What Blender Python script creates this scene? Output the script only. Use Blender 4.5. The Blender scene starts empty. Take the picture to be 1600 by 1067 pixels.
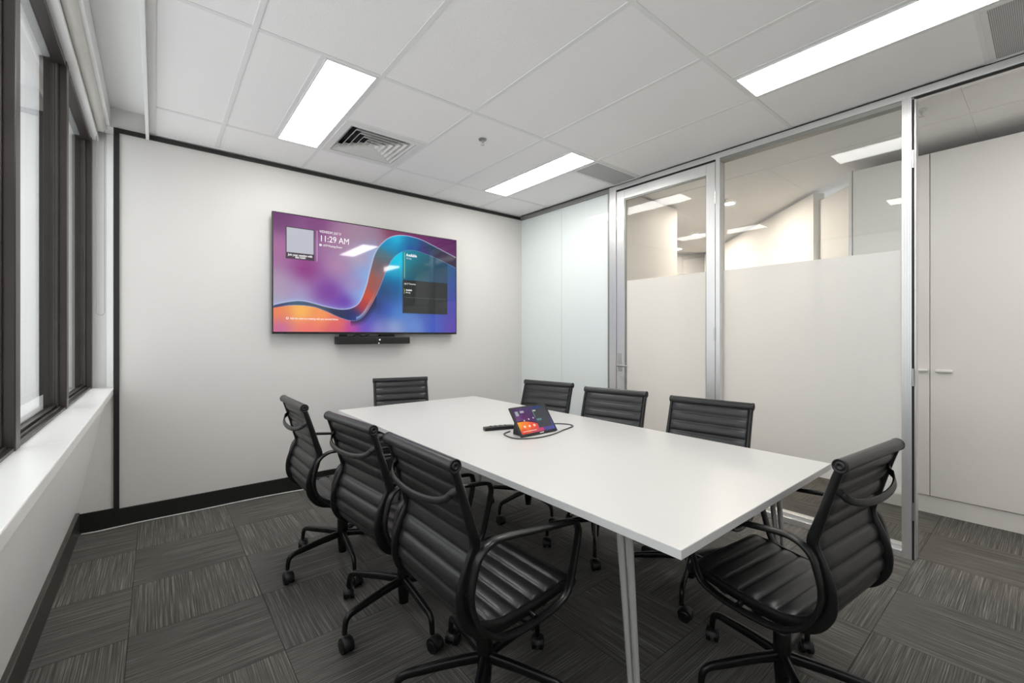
import bpy, bmesh, math, random
import numpy as np
from mathutils import Vector, Matrix
random.seed(7)
PI = math.pi
sc = bpy.context.scene
COL = sc.collection

# ------------------------------------------------------------------ camera, world, exposure
cam_d = bpy.data.cameras.new('camera')
cam_d.sensor_width = 36.0
cam_d.lens = 36.0 * 687.5 / 1600.0
cam_d.shift_x = (800.0 - 809.4) / 1600.0
cam_d.shift_y = (524.0 - 533.5) / 1600.0
cam_d.clip_start = 0.02
cam = bpy.data.objects.new('camera', cam_d)
cam.location = (0, 0, 1.29)
cam.rotation_euler = (PI / 2, 0, -0.6891)
COL.objects.link(cam)
sc.camera = cam
sc.view_settings.view_transform = 'Standard'
sc.view_settings.look = 'None'
sc.view_settings.exposure = 0.1
sc.view_settings.gamma = 1.0
sc.view_settings.use_curve_mapping = False
PANEL_EMIT = 17.8          # radiance of the ceiling light panels
DOWN_EMIT = 1000.0          # radiance of the corridor downlights
SKY = 2.0

world = bpy.data.worlds.new('world')
sc.world = world
world.use_nodes = True
wn = world.node_tree
for n in list(wn.nodes):
    wn.nodes.remove(n)
w_out = wn.nodes.new('ShaderNodeOutputWorld')
w_bg = wn.nodes.new('ShaderNodeBackground')
w_tc = wn.nodes.new('ShaderNodeTexCoord')
w_no = wn.nodes.new('ShaderNodeTexNoise')
w_no.inputs['Scale'].default_value = 3.0
w_no.inputs['Detail'].default_value = 5.0
w_rp = wn.nodes.new('ShaderNodeValToRGB')
w_rp.color_ramp.elements[0].position = 0.42
w_rp.color_ramp.elements[0].color = (0.78, 0.86, 0.95, 1)
w_rp.color_ramp.elements[1].position = 0.58
w_rp.color_ramp.elements[1].color = (1.0, 0.975, 0.94, 1)
wn.links.new(w_tc.outputs['Generated'], w_no.inputs['Vector'])
wn.links.new(w_no.outputs['Fac'], w_rp.inputs['Fac'])
wn.links.new(w_rp.outputs['Color'], w_bg.inputs['Color'])
w_bg.inputs['Strength'].default_value = SKY
wn.links.new(w_bg.outputs['Background'], w_out.inputs['Surface'])

# ------------------------------------------------------------------ materials
def lin(c):
    return tuple((x / 255.0 / 12.92) if x / 255.0 <= 0.04045 else ((x / 255.0 + 0.055) / 1.055) ** 2.4 for x in c)

def nodes_of(name):
    m = bpy.data.materials.new(name)
    m.use_nodes = True
    return m, m.node_tree.nodes, m.node_tree.links, m.node_tree.nodes['Principled BSDF']

def pmat(name, col, rough=0.5, metal=0.0, spec=0.5, coat=0.0, coat_rough=0.05, var=0.0, vscale=6.0, bump=0.0, bscale=200.0, emit=None, estr=0.0):
    """procedural principled material: optional noise variation of the colour, optional noise bump"""
    m, N, L, b = nodes_of(name)
    b.inputs['Base Color'].default_value = (*col, 1)
    b.inputs['Roughness'].default_value = rough
    b.inputs['Metallic'].default_value = metal
    b.inputs['Specular IOR Level'].default_value = spec
    b.inputs['Coat Weight'].default_value = coat
    b.inputs['Coat Roughness'].default_value = coat_rough
    tc = N.new('ShaderNodeTexCoord')
    if var > 0:
        no = N.new('ShaderNodeTexNoise'); no.inputs['Scale'].default_value = vscale; no.inputs['Detail'].default_value = 3
        mx = N.new('ShaderNodeMix'); mx.data_type = 'RGBA'
        mx.inputs[6].default_value = (*[c * (1 - var) for c in col], 1)
        mx.inputs[7].default_value = (*[min(1, c * (1 + var)) for c in col], 1)
        L.new(tc.outputs['Object'], no.inputs['Vector']); L.new(no.outputs['Fac'], mx.inputs[0])
        L.new(mx.outputs[2], b.inputs['Base Color'])
    if bump > 0:
        n2 = N.new('ShaderNodeTexNoise'); n2.inputs['Scale'].default_value = bscale; n2.inputs['Detail'].default_value = 2
        bp = N.new('ShaderNodeBump'); bp.inputs['Strength'].default_value = bump; bp.inputs['Distance'].default_value = 0.002
        L.new(tc.outputs['Object'], n2.inputs['Vector']); L.new(n2.outputs['Fac'], bp.inputs['Height'])
        L.new(bp.outputs['Normal'], b.inputs['Normal'])
    if emit:
        b.inputs['Emission Color'].default_value = (*emit, 1)
        b.inputs['Emission Strength'].default_value = estr
    return m

def emat(name, col, strength):
    m = bpy.data.materials.new(name); m.use_nodes = True
    N, L = m.node_tree.nodes, m.node_tree.links
    N.remove(N['Principled BSDF'])
    e = N.new('ShaderNodeEmission'); e.inputs['Color'].default_value = (*col, 1); e.inputs['Strength'].default_value = strength
    L.new(e.outputs[0], N['Material Output'].inputs['Surface'])
    return m

def schlick(N, L, f0=0.04):
    lw = N.new('ShaderNodeLayerWeight'); lw.inputs['Blend'].default_value = 0.5
    p = N.new('ShaderNodeMath'); p.operation = 'POWER'; p.inputs[1].default_value = 5.0
    s = N.new('ShaderNodeMath'); s.operation = 'MULTIPLY_ADD'; s.inputs[1].default_value = 1 - f0; s.inputs[2].default_value = f0
    L.new(lw.outputs['Facing'], p.inputs[0]); L.new(p.outputs[0], s.inputs[0])
    return s.outputs[0]

def glass_mat(name, tint=(0.97, 0.98, 0.975), f0=0.021):
    m = bpy.data.materials.new(name); m.use_nodes = True
    N, L = m.node_tree.nodes, m.node_tree.links
    N.remove(N['Principled BSDF'])
    t = N.new('ShaderNodeBsdfTransparent'); t.inputs['Color'].default_value = (*tint, 1)
    g = N.new('ShaderNodeBsdfGlossy'); g.inputs['Roughness'].default_value = 0.0
    mx = N.new('ShaderNodeMixShader')
    L.new(schlick(N, L, f0), mx.inputs[0]); L.new(t.outputs[0], mx.inputs[1]); L.new(g.outputs[0], mx.inputs[2])
    L.new(mx.outputs[0], N['Material Output'].inputs['Surface'])
    return m

def film_mat(name):
    """etched privacy film: part clear, part scattering forward, part white"""
    m = bpy.data.materials.new(name); m.use_nodes = True
    N, L = m.node_tree.nodes, m.node_tree.links
    N.remove(N['Principled BSDF'])
    tl = N.new('ShaderNodeBsdfTranslucent'); tl.inputs['Color'].default_value = (0.95, 0.95, 0.94, 1)
    df = N.new('ShaderNodeBsdfDiffuse'); df.inputs['Color'].default_value = (0.90, 0.90, 0.89, 1)
    tr = N.new('ShaderNodeBsdfTransparent')
    m1 = N.new('ShaderNodeMixShader'); m1.inputs[0].default_value = 0.45
    m2 = N.new('ShaderNodeMixShader'); m2.inputs[0].default_value = 0.34
    L.new(tl.outputs[0], m1.inputs[1]); L.new(df.outputs[0], m1.inputs[2])
    L.new(m1.outputs[0], m2.inputs[1]); L.new(tr.outputs[0], m2.inputs[2])
    L.new(m2.outputs[0], N['Material Output'].inputs['Surface'])
    return m

def math_node(N, op, a=None, b=None):
    n = N.new('ShaderNodeMath'); n.operation = op
    if b is not None: n.inputs[1].default_value = b
    return n

def carpet_mat():
    """half-metre carpet tiles laid quarter-turn, fine broken pinstripe in each, dark seams"""
    m, N, L, b = nodes_of('carpet')
    geo = N.new('ShaderNodeNewGeometry')
    off = N.new('ShaderNodeVectorMath'); off.operation = 'ADD'; off.inputs[1].default_value = (0.09 + 5, -2.0 + 8, 0)
    L.new(geo.outputs['Position'], off.inputs[0])
    s2 = N.new('ShaderNodeVectorMath'); s2.operation = 'SCALE'; s2.inputs['Scale'].default_value = 2.0
    L.new(off.outputs[0], s2.inputs[0])
    sp = N.new('ShaderNodeSeparateXYZ'); L.new(s2.outputs[0], sp.inputs[0])
    fx = math_node(N, 'FLOOR'); fy = math_node(N, 'FLOOR')
    L.new(sp.outputs[0], fx.inputs[0]); L.new(sp.outputs[1], fy.inputs[0])
    ad = math_node(N, 'ADD'); L.new(fx.outputs[0], ad.inputs[0]); L.new(fy.outputs[0], ad.inputs[1])
    md = math_node(N, 'MODULO', b=2.0); L.new(ad.outputs[0], md.inputs[0])
    gt = math_node(N, 'GREATER_THAN', b=0.5); L.new(md.outputs[0], gt.inputs[0])
    def streak(scale):
        mp = N.new('ShaderNodeMapping'); mp.inputs['Scale'].default_value = scale
        L.new(geo.outputs['Position'], mp.inputs['Vector'])
        no = N.new('ShaderNodeTexNoise'); no.inputs['Scale'].default_value = 1.0; no.inputs['Detail'].default_value = 3.0; no.inputs['Roughness'].default_value = 0.75
        L.new(mp.outputs[0], no.inputs['Vector'])
        return no
    a = streak((240, 2.2, 1)); c = streak((2.2, 240, 1))
    mx = N.new('ShaderNodeMix'); mx.data_type = 'FLOAT'
    L.new(gt.outputs[0], mx.inputs[0]); L.new(c.outputs['Fac'], mx.inputs[2]); L.new(a.outputs['Fac'], mx.inputs[3])
    rp = N.new('ShaderNodeValToRGB')
    e = rp.color_ramp.elements
    e[0].position = 0.34; e[0].color = (0.064, 0.060, 0.055, 1)
    e[1].position = 0.74; e[1].color = (0.32, 0.305, 0.285, 1)
    k = e.new(0.52); k.color = (0.118, 0.112, 0.103, 1)
    L.new(mx.outputs[0], rp.inputs['Fac'])
    # tile to tile shade
    wn_ = N.new('ShaderNodeTexWhiteNoise'); wn_.noise_dimensions = '2D'
    fl = N.new('ShaderNodeCombineXYZ'); L.new(fx.outputs[0], fl.inputs[0]); L.new(fy.outputs[0], fl.inputs[1])
    L.new(fl.outputs[0], wn_.inputs['Vector'])
    mr = N.new('ShaderNodeMapRange'); mr.inputs['To Min'].default_value = 0.88; mr.inputs['To Max'].default_value = 1.12
    L.new(wn_.outputs['Value'], mr.inputs['Value'])
    # seams
    def seam(o):
        fr = math_node(N, 'FRACT'); L.new(o, fr.inputs[0])
        sb = math_node(N, 'SUBTRACT', b=0.5); L.new(fr.outputs[0], sb.inputs[0])
        ab = math_node(N, 'ABSOLUTE'); L.new(sb.outputs[0], ab.inputs[0])
        g = math_node(N, 'GREATER_THAN', b=0.4965); L.new(ab.outputs[0], g.inputs[0])
        return g.outputs[0]
    mxm = math_node(N, 'MAXIMUM'); L.new(seam(sp.outputs[0]), mxm.inputs[0]); L.new(seam(sp.outputs[1]), mxm.inputs[1])
    inv = N.new('ShaderNodeMapRange'); inv.inputs['To Min'].default_value = 1.0; inv.inputs['To Max'].default_value = 0.45
    L.new(mxm.outputs[0], inv.inputs['Value'])
    mu = math_node(N, 'MULTIPLY'); L.new(mr.outputs[0], mu.inputs[0]); L.new(inv.outputs[0], mu.inputs[1])
    sc_ = N.new('ShaderNodeVectorMath'); sc_.operation = 'SCALE'
    L.new(rp.outputs['Color'], sc_.inputs[0]); L.new(mu.outputs[0], sc_.inputs['Scale'])
    L.new(sc_.outputs[0], b.inputs['Base Color'])
    b.inputs['Roughness'].default_value = 0.95
    b.inputs['Specular IOR Level'].default_value = 0.1
    bp = N.new('ShaderNodeBump'); bp.inputs['Strength'].default_value = 0.4; bp.inputs['Distance'].default_value = 0.002
    L.new(mx.outputs[0], bp.inputs['Height']); L.new(bp.outputs[0], b.inputs['Normal'])
    return m

def perf_mat():
    """perforated pale metal grille"""
    m, N, L, b = nodes_of('perforated_metal')
    geo = N.new('ShaderNodeNewGeometry')
    s2 = N.new('ShaderNodeVectorMath'); s2.operation = 'SCALE'; s2.inputs['Scale'].default_value = 2 * PI / 0.0125
    L.new(geo.outputs['Position'], s2.inputs[0])
    sp = N.new('ShaderNodeSeparateXYZ'); L.new(s2.outputs[0], sp.inputs[0])
    a = math_node(N, 'SINE'); c = math_node(N, 'SINE')
    L.new(sp.outputs[0], a.inputs[0]); L.new(sp.outputs[1], c.inputs[0])
    ad = math_node(N, 'MULTIPLY'); L.new(a.outputs[0], ad.inputs[0]); L.new(c.outputs[0], ad.inputs[1])
    ab = math_node(N, 'ABSOLUTE'); L.new(ad.outputs[0], ab.inputs[0])
    g = math_node(N, 'GREATER_THAN', b=0.36); L.new(ab.outputs[0], g.inputs[0])
    mx = N.new('ShaderNodeMix'); mx.data_type = 'RGBA'
    mx.inputs[6].default_value = (0.62, 0.62, 0.61, 1); mx.inputs[7].default_value = (0.22, 0.22, 0.22, 1)
    L.new(g.outputs[0], mx.inputs[0]); L.new(mx.outputs[2], b.inputs['Base Color'])
    b.inputs['Roughness'].default_value = 0.5
    return m

def screen_mat(name, strength):
    m, N, L, b = nodes_of(name)
    at = N.new('ShaderNodeAttribute'); at.attribute_name = 'picture'
    L.new(at.outputs['Color'], b.inputs['Emission Color'])
    b.inputs['Emission Strength'].default_value = strength
    b.inputs['Base Color'].default_value = (0.01, 0.01, 0.012, 1)
    b.inputs['Roughness'].default_value = 0.04
    b.inputs['Specular IOR Level'].default_value = 0.5
    return m

M = {}
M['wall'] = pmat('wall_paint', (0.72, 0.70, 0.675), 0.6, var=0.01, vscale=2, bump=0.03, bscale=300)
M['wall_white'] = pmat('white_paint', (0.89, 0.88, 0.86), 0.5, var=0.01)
M['ceiling'] = pmat('ceiling_tile', (0.93, 0.92, 0.91), 0.85, var=0.012, vscale=3, bump=0.5, bscale=170)
M['tbar'] = pmat('ceiling_grid_white', (0.83, 0.83, 0.82), 0.5, var=0.01)
M['carpet'] = carpet_mat()
M['trim_black'] = pmat('black_trim_paint', (0.012, 0.012, 0.011), 0.45, var=0.15, vscale=15)
M['base_olive'] = pmat('dark_skirting_paint', (0.035, 0.035, 0.028), 0.35, var=0.2, vscale=12)
M['sill'] = pmat('sill_gloss_white', (0.84, 0.84, 0.82), 0.28, var=0.015, vscale=4)
M['bronze'] = pmat('bronze_anodised', (0.055, 0.046, 0.042), 0.38, metal=0.55, var=0.25, vscale=7)
M['concrete'] = pmat('exterior_render', (0.88, 0.88, 0.87), 0.85, var=0.06, vscale=2, bump=0.2, bscale=40)
M['alu'] = pmat('satin_aluminium', (0.72, 0.72, 0.71), 0.36, metal=0.75, var=0.02, vscale=9)
M['alu_dark'] = pmat('aluminium_rebate', (0.30, 0.30, 0.28), 0.45, metal=0.6, var=0.05)
M['chrome'] = pmat('chrome', (0.86, 0.86, 0.85), 0.05, metal=1.0, var=0.01)
M['leg_metal'] = pmat('polished_leg_metal', (0.85, 0.85, 0.84), 0.12, metal=0.72, var=0.01)
M['steel'] = pmat('brushed_steel', (0.60, 0.60, 0.59), 0.28, metal=1.0, var=0.04)
M['glass'] = glass_mat('clear_glass')
M['win_glass'] = glass_mat('window_glass', (0.97, 0.98, 0.98), 0.035)
M['film'] = film_mat('frosted_film')
M['frost'] = pmat('back_painted_glass', (0.78, 0.83, 0.81), 0.5, coat=1.0, coat_rough=0.02, var=0.01)
M['cup'] = pmat('cupboard_laminate', (0.80, 0.77, 0.735), 0.38, var=0.012, vscale=2)
M['panel'] = emat('light_diffuser', (1.0, 0.985, 0.963), PANEL_EMIT)
M['down'] = emat('downlight_lens', (1.0, 0.88, 0.74), DOWN_EMIT)
M['lightframe'] = pmat('light_frame_white', (0.82, 0.82, 0.81), 0.4, var=0.01)
M['vent'] = pmat('vent_white', (0.78, 0.78, 0.76), 0.45, var=0.01)
M['duct'] = pmat('duct_dark', (0.03, 0.03, 0.03), 0.8, var=0.1)
M['perf'] = perf_mat()
M['white_lam'] = pmat('table_laminate', (0.61, 0.60, 0.58), 0.36, var=0.006, vscale=5)
M['edge_lam'] = pmat('table_edge', (0.70, 0.70, 0.69), 0.45, var=0.01)
M['leather'] = pmat('black_leather', (0.016, 0.016, 0.0165), 0.34, spec=0.5, var=0.12, vscale=20, bump=0.08, bscale=700)
M['blackmetal'] = pmat('black_powder_coat', (0.006, 0.006, 0.006), 0.30, spec=0.4, var=0.1, vscale=25)
M['plastic'] = pmat('black_plastic', (0.007, 0.007, 0.007), 0.4, var=0.1, vscale=25)
M['rubber'] = pmat('black_rubber', (0.02, 0.02, 0.02), 0.6, var=0.1, vscale=25)
M['tvbody'] = pmat('tv_black', (0.012, 0.012, 0.013), 0.3, var=0.05)
M['screen'] = screen_mat('tv_screen', 0.92)
M['screen2'] = screen_mat('tablet_screen', 0.9)
M['txt'] = emat('screen_text', (1, 1, 1), 0.95)
M['txt_soft'] = emat('screen_text_soft', lin((225, 215, 225)), 0.9)
M['green'] = emat('screen_green', lin((170, 215, 120)), 0.9)
M['cablew'] = pmat('white_cable', (0.70, 0.70, 0.68), 0.5, var=0.02)
M['cableb'] = pmat('grey_cable', (0.06, 0.06, 0.06), 0.5, var=0.05)
M['fabric'] = pmat('blind_fabric', (0.74, 0.72, 0.68), 0.8, var=0.02, bump=0.1, bscale=500)
M['farwall'] = pmat('grey_gloss_wall', (0.22, 0.215, 0.22), 0.25, var=0.04)
M['gap'] = pmat('seal_and_shadow_black', (0.01, 0.01, 0.01), 0.7, var=0.1)  # black of the door seals, and of the painted shadow line
M['chain'] = pmat('chain_grey', (0.35, 0.35, 0.34), 0.5, var=0.1)

# ------------------------------------------------------------------ mesh builder
class MB:
    def __init__(self):
        self.v = []; self.f = []; self.s = []
    def add(self, verts, faces, smooth=False):
        o = len(self.v)
        self.v += [tuple(p) for p in verts]
        for f in faces:
            self.f.append(tuple(i + o for i in f)); self.s.append(smooth)
        return self
    def box(self, a, b):
        x0, y0, z0 = [min(p, q) for p, q in zip(a, b)]; x1, y1, z1 = [max(p, q) for p, q in zip(a, b)]
        return self.add([(x0, y0, z0), (x1, y0, z0), (x1, y1, z0), (x0, y1, z0), (x0, y0, z1), (x1, y0, z1), (x1, y1, z1), (x0, y1, z1)],
                        [(0, 3, 2, 1), (4, 5, 6, 7), (0, 1, 5, 4), (1, 2, 6, 5), (2, 3, 7, 6), (3, 0, 4, 7)])
    def cyl(self, p0, p1, r0, r1=None, n=16, caps=True):
        r1 = r0 if r1 is None else r1
        p0, p1 = Vector(p0), Vector(p1)
        d = (p1 - p0).normalized()
        u = d.orthogonal().normalized(); w = d.cross(u)
        vs = []
        for p, r in ((p0, r0), (p1, r1)):
            for i in range(n):
                a = 2 * PI * i / n
                vs.append(p + u * (r * math.cos(a)) + w * (r * math.sin(a)))
        self.add(vs, [(i, (i + 1) % n, n + (i + 1) % n, n + i) for i in range(n)], True)
        if caps:
            self.add(vs[:n], [tuple(reversed(range(n)))]); self.add(vs[n:], [tuple(range(n))])
        return self
    def lathe(self, prof, origin=(0, 0, 0), axis='z', n=20):
        """prof: list of (r, h)"""
        vs = []
        for r, h in prof:
            for i in range(n):
                a = 2 * PI * i / n
                c, s = r * math.cos(a), r * math.sin(a)
                p = {'z': (c, s, h), 'x': (h, c, s), 'y': (s, h, c)}[axis]
                vs.append(tuple(q + o for q, o in zip(p, origin)))
        fs = []
        for k in range(len(prof) - 1):
            for i in range(n):
                j = (i + 1) % n
                fs.append((k * n + i, k * n + j, (k + 1) * n + j, (k + 1) * n + i))
        self.add(vs, fs, True)
        return self
    def tube(self, pts, r, n=8, closed=False):
        pts = [Vector(p) for p in pts]
        m = len(pts); vs = []
        nrm = None
        for i, p in enumerate(pts):
            if closed:
                t = (pts[(i + 1) % m] - pts[i - 1]).normalized()
            else:
                t = (pts[min(i + 1, m - 1)] - pts[max(i - 1, 0)]).normalized()
            if nrm is None:
                nrm = t.orthogonal().normalized()
            nrm = (nrm - t * nrm.dot(t)).normalized()
            bn = t.cross(nrm)
            for k in range(n):
                a = 2 * PI * k / n
                vs.append(p + nrm * (r * math.cos(a)) + bn * (r * math.sin(a)))
        fs = []
        for i in range(m if closed else m - 1):
            j = (i + 1) % m
            for k in range(n):
                q = (k + 1) % n
                fs.append((i * n + k, i * n + q, j * n + q, j * n + k))
        self.add(vs, fs, True)
        if not closed:
            self.add(vs[:n], [tuple(reversed(range(n)))]); self.add(vs[-n:], [tuple(range(n))])
        return self
    def strip(self, pts, across, w, t, closed=False):
        """rectangular bar along pts; across(i) = unit vector of the width; w,t lists or numbers; edges rounded to an octagon"""
        pts = [Vector(p) for p in pts]; m = len(pts); vs = []
        for i, p in enumerate(pts):
            if closed:
                d = (pts[(i + 1) % m] - pts[i - 1]).normalized()
            else:
                d = (pts[min(i + 1, m - 1)] - pts[max(i - 1, 0)]).normalized()
            a = Vector(across(i) if callable(across) else across)
            a = (a - d * a.dot(d)).normalized()
            nn = d.cross(a)
            W = (w[i] if hasattr(w, '__len__') else w) / 2; T = (t[i] if hasattr(t, '__len__') else t) / 2
            c = min(W, T) * 0.45
            for (x, y) in ((W, -T + c), (W, T - c), (W - c, T), (-W + c, T), (-W, T - c), (-W, -T + c), (-W + c, -T), (W - c, -T)):
                vs.append(p + a * x + nn * y)
        fs = []; n = 8
        for i in range(m if closed else m - 1):
            j = (i + 1) % m
            for k in range(n):
                q = (k + 1) % n
                fs.append((i * n + k, i * n + q, j * n + q, j * n + k))
        self.add(vs, fs, True)
        if not closed:
            self.add(vs[:n], [tuple(reversed(range(n)))]); self.add(vs[-n:], [tuple(range(n))])
        return self
    def prism(self, poly, h0, h1, axis='y'):
        """extrude a 2-D polygon; axis 'y': poly (x,z); 'x': poly (y,z); 'z': poly (x,y)"""
        def P(a, b, h):
            return {'y': (a, h, b), 'x': (h, a, b), 'z': (a, b, h)}[axis]
        n = len(poly)
        vs = [P(a, b, h0) for a, b in poly] + [P(a, b, h1) for a, b in poly]
        return self.add(vs, [tuple(range(n)), tuple(reversed(range(n, 2 * n)))] + [(i, n + i, n + (i + 1) % n, (i + 1) % n) for i in range(n)])
    def build(self, name, mat, parent=None, bevel=0.0, loc=None, rz=0.0):
        me = bpy.data.meshes.new(name)
        me.from_pydata(self.v, [], self.f)
        bm = bmesh.new(); bm.from_mesh(me)
        bmesh.ops.recalc_face_normals(bm, faces=bm.faces)
        bm.to_mesh(me); bm.free()
        for p, s in zip(me.polygons, self.s):
            p.use_smooth = s
        me.materials.append(mat)
        o = bpy.data.objects.new(name, me)
        COL.objects.link(o)
        if parent: o.parent = parent
        if loc: o.location = loc
        o.rotation_euler.z = rz
        if bevel > 0:
            md = o.modifiers.new('bevel', 'BEVEL'); md.width = bevel; md.segments = 2; md.limit_method = 'ANGLE'
            md.harden_normals = False
        return o

def tag(o, label=None, cat=None, group=None, kind=None):
    if label: o['label'] = label
    if cat: o['category'] = cat
    if group: o['group'] = group
    if kind: o['kind'] = kind
    return o

def empty(name, loc=(0, 0, 0), rz=0.0):
    o = bpy.data.objects.new(name, None); o.empty_display_size = 0.1
    o.location = loc; o.rotation_euler = (0, 0, rz)
    COL.objects.link(o)
    return o

def struct(name, mb, mat, bevel=0.0):
    o = mb.build(name, mat, bevel=bevel); o['kind'] = 'structure'
    return o

def sroot(name, loc=(0, 0, 0)):
    o = empty(name, loc); o['kind'] = 'structure'
    return o

def copy_tree(o, parent=None):
    c = o.copy(); COL.objects.link(c)
    c.parent = parent
    for ch in list(KIDS(o)):
        copy_tree(ch, c)
    return c
def KIDS(o):
    return [x for x in COL.objects if x.parent == o]

def smooth_path(pts, k=8, closed=False):
    """Catmull-Rom through pts"""
    P = [np.array(p, float) for p in pts]; n = len(P); out = []
    rng = range(n) if closed else range(n - 1)
    for i in rng:
        if closed:
            a, b, c, d = P[i - 1], P[i], P[(i + 1) % n], P[(i + 2) % n]
        else:
            a, b, c, d = P[max(i - 1, 0)], P[i], P[i + 1], P[min(i + 2, n - 1)]
        for j in range(k):
            t = j / k
            out.append(0.5 * ((2 * b) + (-a + c) * t + (2 * a - 5 * b + 4 * c - d) * t * t + (-a + 3 * b - 3 * c + d) * t ** 3))
    if not closed: out.append(P[-1])
    return out

# ------------------------------------------------------------------ room shell
CH = 2.70            # ceiling height
YW = 4.022           # wall with the screen
XG = 3.346           # glazed partition
YB = -2.2            # wall behind the camera

struct('floor', MB().box((-0.62, YB - 0.1, -0.1), (9.2, 7.6, 0.0)), M['carpet'])

# wall with the screen: white panel from x=-.218, plus the low return under the sill
w = MB().box((-0.218, YW, 0), (XG + 0.10, YW + 0.14, 2.83)).box((-0.42, YW, 0), (-0.218, YW + 0.14, 0.895)).box((-0.5, YW, 2.69), (-0.218, YW + 0.14, 2.83))
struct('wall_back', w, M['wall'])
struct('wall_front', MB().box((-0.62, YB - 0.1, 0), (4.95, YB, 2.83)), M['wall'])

# black trims round the screen wall
struct('trim_1', MB().box((-0.218, YW - 0.012, 2.660), (3.34, YW, 2.690)), M['trim_black'])
struct('trim_2', MB().box((-0.218, YW - 0.014, 0.0), (-0.189, YW, 2.690)), M['trim_black'])
struct('baseboard_back', MB().box((-0.189, YW - 0.014, 0.0), (3.34, YW, 0.118)).box((-0.40, YW - 0.012, 0.0), (-0.218, YW, 0.128)), M['trim_black'], 0.002)

# left wall: raked panel below the sill, from the sill nosing back to the skirting
wl = MB().prism([(-0.245, 0.895), (-0.400, 0.138), (-0.400, 0.0), (-0.62, 0.0), (-0.62, 0.895)], YB, YW, 'y')
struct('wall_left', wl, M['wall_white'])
struct('baseboard_left', MB().prism([(-0.380, 0), (-0.380, 0.137), (-0.384, 0.1405), (-0.401, 0.1405), (-0.401, 0)], YB, YW - 0.013, 'y'), M['base_olive'], 0.0)
# sill in three lengths with fine joints
sl = MB()
for a, b in ((YB, 0.2), (0.202, 2.118), (2.120, 4.0)):
    sl.box((-0.60, a, 0.892), (-0.218, b, 0.930))
sl.box((-0.60, 4.0, 0.892), (-0.2185, 4.20, 0.930))
struct('trim_3', sl, M['sill'], 0.004)
# end reveal of the window recess beyond the screen wall
struct('wall_recess', MB().box((-0.46, 4.20, 0.0), (-0.14, 4.30, 2.83)).box((-0.262, 4.165, 0.93), (-0.228, 4.20, 2.83)), M['wall_white'], 0.002)
# bulkhead above the windows, recess soffit
struct('trim_4', MB().box((-0.44, YB, 2.632), (-0.302, 4.20, 2.66)).box((-0.44, YB, 2.66), (-0.345, 4.20, 2.84)), M['wall_white'], 0.002)
struct('ceiling_recess', MB().box((-0.44, YB, 2.825), (-0.02, 4.30, 2.90)), M['wall_white'])
struct('trim_5', MB().box((-0.052, YB, 2.652), (-0.034, YW - 0.013, 2.83)).box((-0.034, YB, 2.696), (0.002, YW - 0.013, 2.704)), M['tbar'], 0.002)

# ------------------------------------------------------------------ suspended ceiling: tiles between T-bars, with openings for vent and grilles
GX = [-0.034, 0.3537, 0.9537, 1.5537, 2.1537, 2.7537, XG]
GY = [YB, -1.2704, -0.0704, 1.1296, 2.3296, 3.5296, YW]
HOLES = []     # (x0,y0,x1,y1)
VENT = (0.9537, 2.9296, 1.5537, 3.5296)
GR1 = (2.7537, 2.3296, XG, 2.6296)
GR2 = (2.7537, -0.1, XG, 0.21)
HOLES = [VENT, GR1, GR2]
cl = MB(); tb = MB()
bw = 0.012
def tile(x0, y0, x1, y1):
    cl.box((x0 + bw * .9, y0 + bw * .9, CH + 0.003), (x1 - bw * .9, y1 - bw * .9, CH + 0.02))
def cut(rect, holes):
    """split rect around holes"""
    out = [rect]
    for h in holes:
        nxt = []
        for (a, b, c, d) in out:
            hx0, hy0, hx1, hy1 = max(a, h[0]), max(b, h[1]), min(c, h[2]), min(d, h[3])
            if hx1 - hx0 < 1e-3 or hy1 - hy0 < 1e-3:
                nxt.append((a, b, c, d)); continue
            if hy0 - b > 1e-3: nxt.append((a, b, c, hy0))
            if d - hy1 > 1e-3: nxt.append((a, hy1, c, d))
            if hx0 - a > 1e-3: nxt.append((a, hy0, hx0, hy1))
            if c - hx1 > 1e-3: nxt.append((hx1, hy0, c, hy1))
        out = nxt
    return out
for i in range(6):
    for j in range(6):
        for q in cut((GX[i], GY[j], GX[i + 1], GY[j + 1]), HOLES):
            tile(*q)
for x in GX[1:6]:
    for (a, b, c, d) in cut((x - bw, YB, x + bw, YW), []):
        tb.box((a, b, CH), (c, d, CH + 0.004))
for y in GY[1:6]:
    for i in range(6):
        tb.box((GX[i] + (bw if i else 0), y - bw, CH), (GX[i + 1] - bw, y + bw, CH + 0.004))
tb.box((0.6537 - bw, 2.3296 + bw, CH), (0.6537 + bw, 3.5296 - bw, CH + 0.004))
tb.box((0.9537 + bw, 2.9296 - bw, CH), (1.5537 - bw, 2.9296 + bw, CH + 0.004))
tb.box((2.7537 + bw, 2.6296 - bw, CH), (XG, 2.6296 + bw, CH + 0.004))
tb.box((2.7537 + bw, 0.21 - bw, CH), (XG, 0.21 + bw, CH + 0.004))
# light battens beside the modules
for (x, y0, y1) in ((2.4537, 2.3296, 3.5296), (2.4537, -0.0704, 1.1296), (0.6537, -0.0704, 1.1296)):
    tb.box((x - bw, y0 + bw, CH), (x + bw, y1 - bw, CH + 0.004))
# perimeter angle at the screen wall
tb.box((-0.034, YW - 0.022, CH - 0.004), (XG, YW, CH + 0.003))
cl.box((-0.034, YB, CH + 0.12), (XG, YW, CH + 0.16))          # slab above
ceil = struct('ceiling', cl, M['ceiling'])
tb.build('ceiling_grid', M['tbar'], ceil)

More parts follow.
